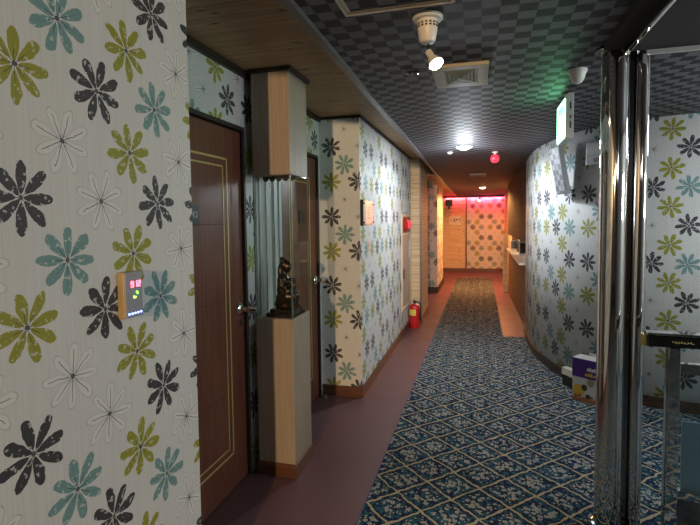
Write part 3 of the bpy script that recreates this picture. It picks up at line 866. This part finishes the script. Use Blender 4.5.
slab_box(.012, .158, .012, hh - .012, 0, -sgn * .003, MB()).build('front_face', m_, t)
mb = MB(); mb.tube([p + tan * .08 + up * .03 + nn * sgn * .036, Vector((.770, 4.51, 1.70))], .010, 8); mb.build('bracket', DCHROME, t)

t = thing('emergency_light', 'pale grey emergency light box on the floral wall beside the chrome columns', 'emergency light', (.90, 4.33, 1.88))
MR = Matrix.Translation((.93, 4.245, 1.885)) @ Matrix.Rotation(math.radians(-42), 4, 'Z')
MB().box(-.10, -.055, 0, .10, .045, .185, MR).build('casing', GREY if False else plain('pale_grey_box', (.42, .43, .44), .4), t, bevel=.008)
MB().box(-.08, -.058, .085, .08, -.054, .16, MR).build('lens', plain('frosted_lens', (.55, .56, .57), .25), t, bevel=.002)
MB().box(-.03, -.0575, .02, .03, -.054, .05, MR).build('test_panel', plain('mid_grey', (.20, .20, .21), .4), t)

# ------------------------------------------------------------------ chrome columns, canopy, counter
cz = CZ(2.43)
def column(label, x, y, r, flange):
    t = thing('chrome_column', label, 'column', (x, y, 0), 'chrome columns')
    MB().rev([(r, .012), (r, cz - .012)], (x, y, 0), n=64).build('shaft', CHROME, t, smooth=True)
    MB().rev([(r * flange, cz - .010), (r * flange, cz + .004)], (x, y, 0), n=48).build('ceiling_flange', DCHROME, t, smooth=True)
    MB().rev([(r * 1.25, .001), (r * 1.25, .008), (r * 1.02, .014)], (x, y, 0), n=48).build('floor_flange', DCHROME, t, smooth=True)
    return t
column('thick polished chrome column beside the glass counter', .584, 2.43, .057, 1.5)
column('thinner chrome column just right of the thick one', .698, 2.46, .034, 1.3)
t = MB().box(.644, 2.43, .010, .662, 2.47, cz - .001).build('post_filler', DCHROME); tag(t, 'dark metal strip filling the gap between both chrome columns', 'post')

BROWNP = plain('dark_brown_panel', (.030, .024, .024), .7, spec=.25)
t = thing('canopy', 'dark brown ceiling canopy with chrome edge above the glass counter', 'canopy', (1.4, .9, cz - .05))
zb = 2.185
MB().box(.617, -1.2, zb, 2.6, 2.36, 2.26).build('underside', BROWNP, t)
mb = MB(); mb.box(.600, -1.2, zb - .012, .617, 2.362, zb + .02); mb.build('chrome_edge', CHROME, t, bevel=.004)
mb = MB(); mb.box(.520, -1.2, zb + .012, .600, 2.355, 2.26); mb.build('side_board', plain('matt_dark_board', (.018, .013, .011), .85, spec=.15), t)
mb = MB(); mb.box(.69, 2.3605, zb - .018, 2.6, 2.375, zb + .02); mb.build('front_strip', plain('pale_strip', (.50, .49, .47), .4), t)

t = thing('glass_counter', 'chrome framed glass counter with black top rail at the right edge', 'counter', (1.2, 2.2, 0))
ang = math.radians(-3.5); MC = Matrix.Translation((.672, 2.245, 0)) @ Matrix.Rotation(ang, 4, 'Z')
MB().box(.0, -.03, .925, 1.0, .03, .975, MC).build('top_rail', plain('black_gloss_rail', (.012, .012, .012), .12, 0, .1, coat=.5), t, bevel=.006)
MB().box(-.014, -.026, .925, .0, .026, .972, MC).build('rail_end_cap', plain('brass_cap', (.50, .42, .16), .35, .8), t, bevel=.002)
MB().box(.0, -.032, .975, 1.0, .030, .984, MC).build('rail_highlight', CHROME, t, bevel=.002)
for x in (.080, .9): MB().box(x, -.028, .010, x + .044, .026, .925, MC).build('post', CHROME, t, bevel=.003)
MB().box(.124, -.018, .815, .90, .018, .858, MC).build('upper_frame', CHROME, t, bevel=.003)
MB().box(.124, -.018, .28, .90, .018, .318, MC).build('lower_frame', CHROME, t, bevel=.003)
MB().box(.124, -.003, .318, .90, .003, .815, MC).build('glass_pane', COUNTERGLASS, t)
MB().box(.124, -.012, .010, .90, .012, .28, MC).build('kick_panel', DCHROME, t)
mb = MB(); sc_pts = []
for k in range(140):
    u = k / 139
    sc_pts.append(MC @ Vector((.090 + u * .075 + .0030 * math.cos(u * 44), -.0308, .950 + .0034 * math.sin(u * 44) + .0016 * math.sin(u * 17))))
mb.tube(sc_pts, .0008, 6); mb.build('gold_script', plain('gold_lettering', (.75, .62, .22), .4, .3), t)
t = MB().box(.150, .03, .02, .60, .036, .60, MC).build('blue_grey_board', plain('blue_grey_board', (.27, .35, .41), .5)); tag(t, 'blue grey board standing behind the counter glass', 'board')

# ------------------------------------------------------------------ carton at the bulging wall
o0 = Vector((.712, 4.082, 0)); dx = Vector((.80, -.575, 0)).normalized(); dy = Vector((.575, .80, 0)).normalized()
MT = Matrix.Translation((*o0.xy, .0095)) @ Matrix((( *dx, 0), (*dy, 0), (0, 0, 1, 0), (0, 0, 0, 1))).transposed()
MT = Matrix.Translation((o0.x, o0.y, .0095)) @ Matrix(((dx.x, dy.x, 0, 0), (dx.y, dy.y, 0, 0), (0, 0, 1, 0), (0, 0, 0, 1)))
t = thing('carton', 'white and purple fruit carton on the carpet against the bulging wall', 'carton', (o0.x, o0.y, .0095))
CW_, CD, CH = .30, .13, .342
PURP = plain('purple_print', (.060, .018, .17), .45); CARD = plain('white_carton', (.52, .50, .47), .5)
mb = MB(); mb.box(0, 0, 0, CW_, CD, CH, MT)
mb.build('box', CARD, t, bevel=.002)
mb = MB(); mb.box(-.0012, -.0012, CH * .56, CW_ + .0012, CD + .0012, CH - .002, MT); mb.build('purple_band', PURP, t)
def disc(cx, cz_, rx, rz, y, n=28):
    return [MT @ Vector((cx + rx * math.cos(2 * PI * k / n), y, cz_ + rz * math.sin(2 * PI * k / n))) for k in range(n)]
ORANGE = plain('orange_print', (.62, .36, .03), .5)
nrm = -dy * .001
mb = MB(); mb.prism(disc(.050, .085, .046, .050, -.0002), nrm); mb.build('printed_fruit', ORANGE, t)
mb = MB(); mb.prism(disc(.095, .115, .022, .026, -.0002), nrm * 1.3).prism(disc(.125, .05, .02, .018, -.0002), nrm * 1.2); mb.build('printed_leaves', plain('dark_print', (.05, .045, .03), .5), t)
mb = MB(); mb.prism(disc(.145, .165, .030, .034, -.0002), nrm); mb.build('printed_pot', plain('tan_print', (.30, .24, .16), .5), t)
mb = MB(); mb.box(0.0, -.0011, .0, CW_, -.0002, .026, MT)
for k in range(9): mb.prism(disc(.03 + k * .03, .035 + .012 * math.sin(k * 2.2), .016, .016, -.0002), nrm * (1.1 + k * .01))
mb.build('printed_nuts', plain('rust_print', (.34, .13, .05), .5, 0, .5, 60), t)
mb = MB()
for k in range(6): mb.box(.115 + k * .017, -.0026, CH * .74, .128 + k * .017, -.0012, CH * .74 + .022 + .006 * (k % 2), MT)
mb.build('white_lettering', WHITE, t)
mb = MB()
for k in range(7): mb.box(.10 + k * .020, -.0026, CH * .615, .115 + k * .020, -.0012, CH * .615 + .018 + .006 * (k % 3), MT)
mb.build('orange_lettering', ORANGE, t)
mb = MB(); mb.box(.075, CD - .012, CH, CW_, CD, CH + .022, MT); mb.build('open_flap', CARD, t)
t = thing('flat_box', 'low cream box on the carpet tucked behind the purple carton', 'box', (.79, 4.36, .0095))
d2 = Vector((.47, -.80, 0)).normalized(); n2 = Vector((-.80, -.47, 0)).normalized()
M2 = Matrix.Translation((.690, 4.42, .0095)) @ Matrix(((d2.x, -n2.x, 0, 0), (d2.y, -n2.y, 0, 0), (0, 0, 1, 0), (0, 0, 0, 1)))
MB().box(0, .0, 0, .20, .05, .095, M2).build('dark_base', DARKTRIM, t)
MB().box(-.004, -.004, .095, .204, .054, .155, M2).build('cream_lid', plain('cream_card', (.62, .58, .46), .5), t, bevel=.003)

# ------------------------------------------------------------------ far end
t = thing('wall_speaker', 'black speaker on the pale wood panel at the far end', 'speaker', (-.83, 13.3, 1.72))
MB().box(-.925, 13.12, 1.80, -.735, 13.27, 1.97).build('cabinet', BLACK, t, bevel=.006)
MB().box(-.86, 13.18, 1.72, -.80, 13.299, 1.80).build('bracket', BLACK, t)
t = thing('wall_plaque', 'white rectangular plaque with dark marks on the pale wood panel', 'sign', (-.665, 13.3, 1.28))
MB().box(-.84, 13.275, 1.285, -.49, 13.299, 1.53).build('plate', plain('white_plaque', (.66, .62, .50), .4), t)
mb = MB()
for x, z, w, h in ((-.80, 1.39, .03, .03), (-.72, 1.37, .05, .03), (-.72, 1.42, .05, .03), (-.65, 1.40, .02, .05), (-.63, 1.42, .04, .02), (-.56, 1.36, .03, .03), (-.57, 1.43, .04, .03), (-.515, 1.40, .015, .03), (-.515, 1.32, .015, .02), (-.515, 1.48, .015, .02)):
    MB().box(x, 13.270, z, x + w, 13.2755, z + h).build('mark', BLACK, t)
for x in (-.825, -.505):
    for z in (1.30, 1.515): MB().cyl((x, 13.276, z), (x, 13.268, z), .008, n=10).build('screw', DCHROME, t)
t = thing('small_spotlight', 'tiny black spotlight fixed at the top of the floral end wall', 'ceiling light', (-.03, 13.15, 1.92))
MB().cyl((-.03, 13.15, 2.08), (-.03, 13.15, 2.0), .012, n=10).build('stem', BLACK, t)
s_ = MB().cyl((-.03, 13.15, 2.0), (-.05, 13.11, 1.93), .022, .034, 16).build('head', BLACK, t, smooth=True)
MB().cyl((-.0503, 13.1095, 1.9292), (-.0508, 13.1085, 1.9275), .03, n=16).build('lens', WARM, s_)
t = thing('led_strip', 'glowing red light strip along the top of the far end wall', 'light strip', (-.1, 13.2, 2.03))
MB().box(-.97, 13.19, CZ(13.2) - .052, .60, 13.205, CZ(13.2) - .0005).build('cornice_board', DARKTRIM, t)
MB().box(-.95, 13.235, CZ(13.2) - .035, .58, 13.265, CZ(13.2) - .012).build('channel', ALU, t)
MB().box(-.94, 13.237, CZ(13.2) - .040, .57, 13.262, CZ(13.2) - .0352).build('diffuser', emissive('red_led_strip', (1, .05, .10), 140), t)
t = thing('passage_screen', 'dark grey box screen hanging in the side passage beyond the pine column', 'screen', (-.98, 8.4, 1.98))
MB().box(-1.00, 8.38, 1.985, -.80, 8.44, 2.125).build('casing', GREY, t, bevel=.004)
MB().box(-.93, 8.40, 2.12, -.87, 8.42, 2.14).build('hanger', DARKTRIM, t)
MB().box(-.985, 8.376, 1.995, -.815, 8.3805, 2.115).build('screen', BLACK, t)

# serving hatch shelf and the things on it
t = MB().box(.485, 6.6, .842, .93, 9.77, .872).build('hatch_shelf', plain('white_shelf', (.72, .71, .66), .3), origin=(.6, 8, .842)); tag(t, 'white serving hatch shelf below the dark walnut boards', 'shelf')
def stand_frame(x, y, w, h, label):
    t = thing('table_frame', label, 'picture frame', (x, y, .872), 'black framed cards on the hatch shelf')
    MB().box(x - w / 2, y, .8725, x + w / 2, y + .02, .8725 + h).build('frame', WHITE, t, bevel=.002)
    MB().box(x - w / 2 + .015, y - .003, .8725 + .02, x + w / 2 - .015, y + .0005, .8725 + h - .015).build('card', BLACK, t)
stand_frame(.60, 9.3, .14, .17, 'black framed card farther back on the hatch shelf')
stand_frame(.66, 8.1, .13, .20, 'black framed card nearer the front of the hatch shelf')
def bottle(x, y, h, m, label):
    t = thing('bottle', label, 'bottle', (x, y, .872), 'bottles on the hatch shelf')
    MB().rev([(.028, 0), (.030, .01), (.030, h * .6), (.012, h * .78), (.012, h)], (x, y, .8725), n=16).build('body', m, t, smooth=True)
    MB().rev([(.014, 0), (.014, .02)], (x, y, .8725 + h), n=12).build('cap', WHITE, t)
bottle(.64, 8.75, .19, plain('amber_glass', (.20, .09, .02), .1), 'amber bottle between the two framed cards')
bottle(.70, 7.6, .17, plain('olive_bottle', (.12, .12, .05), .1), 'olive bottle nearest on the hatch shelf')

# ------------------------------------------------------------------ lights (lamps of the place, plus unseen fill added out of view)
def light(kind, name, loc, power, col, size=.1, **k):
    l = bpy.data.lights.new(name, kind); l.energy = power; l.color = col
    if kind in ('POINT', 'SPOT'): l.shadow_soft_size = size
    if kind == 'AREA': l.size = size
    for a, b in k.items(): setattr(l, a, b)
    o = bpy.data.objects.new(name, l); COL.objects.link(o); o.location = loc
    return o
light('SPOT', 'cool_downlight_lamp', (-.165, 4.93, CZ(4.93) - .045), 30, (.84, .92, 1), .05, spot_size=math.radians(172), spot_blend=.2)
o = light('SPOT', 'warm_spot_behind', (.30, -6.0, 2.2), 800, (1, .64, .33), .06, spot_size=math.radians(27), spot_blend=.2)
o.rotation_euler = (Vector((-1.55, 3.7, 1.0)) - Vector((.30, -6.0, 2.2))).to_track_quat('-Z', 'Y').to_euler()
o = light('SPOT', 'spot_bulb_lamp', p0 + ax * .10, 9, (1, .88, .64), .03, spot_size=math.radians(120), spot_blend=.6)
o.rotation_euler = ax.to_track_quat('-Z', 'Y').to_euler()
light('POINT', 'cool_downlight_glow', (-.165, 4.93, CZ(4.93) - .20), 9, (.84, .92, 1), .06)
light('SPOT', 'warm_far_lamp', (.03, 10.3, CZ(10.3) - .045), 180, (1, .42, .14), .06, spot_size=math.radians(172), spot_blend=.2)
light('POINT', 'unseen_side_fill', (2.4, 1.9, 1.62), 40, (.86, .96, .98), .18)  # unseen fill on the right, placed along the statuette's shadow direction
light('POINT', 'unseen_side_fill', (2.2, -1.4, 2.05), 4, (.92, .95, 1), .16)  # added weak fill, unseen, right of and behind the camera
light('POINT', 'unseen_back_fill', (1.2, -2.6, 2.1), 3, (1, .90, .76), .10)  # added weak warm fill, no fixture, unseen behind the camera
light('POINT', 'unseen_side_fill', (1.95, 2.95, 2.02), 9, (.92, .96, 1), .14)  # added unseen fill that brightens the bulging right wall
light('POINT', 'hatch_lamp', (.80, 8.3, 1.12), 2.5, (1, .92, .78), .03)
light('POINT', 'passage_lamp', (-1.7, 8.6, 1.9), 5, (1, .25, .18), .06)

w = bpy.data.worlds.new('world'); SC.world = w; w.use_nodes = True
w.node_tree.nodes['Background'].inputs[0].default_value = (.5, .52, .55, 1); w.node_tree.nodes['Background'].inputs[1].default_value = .05

# ------------------------------------------------------------------ camera
cam = bpy.data.cameras.new('camera'); co = bpy.data.objects.new('camera', cam); COL.objects.link(co)
f_px = 475.; th = math.atan(131 / 475.); pt = math.radians(3.2); rl = .012
cam.sensor_width = 36; cam.lens = 36 * f_px / 700; cam.shift_y = -16.5 / 700; cam.clip_start = .02
F0 = Vector((-math.sin(th), math.cos(th), 0)); R = Vector((math.cos(th), math.sin(th), 0)); Zv = Vector((0, 0, 1))
F = F0 * math.cos(pt) - Zv * math.sin(pt); U = Zv * math.cos(pt) + F0 * math.sin(pt)
U2 = U * math.cos(rl) + R * math.sin(rl); R2 = R * math.cos(rl) - U * math.sin(rl)
co.matrix_world = Matrix(((R2.x, U2.x, -F.x, 0), (R2.y, U2.y, -F.y, 0), (R2.z, U2.z, -F.z, 1.47), (0, 0, 0, 1)))
SC.camera = co
SC.view_settings.view_transform = 'Standard'; SC.view_settings.look = 'None'; SC.view_settings.gamma = 1
SC.view_settings.exposure = 0.95
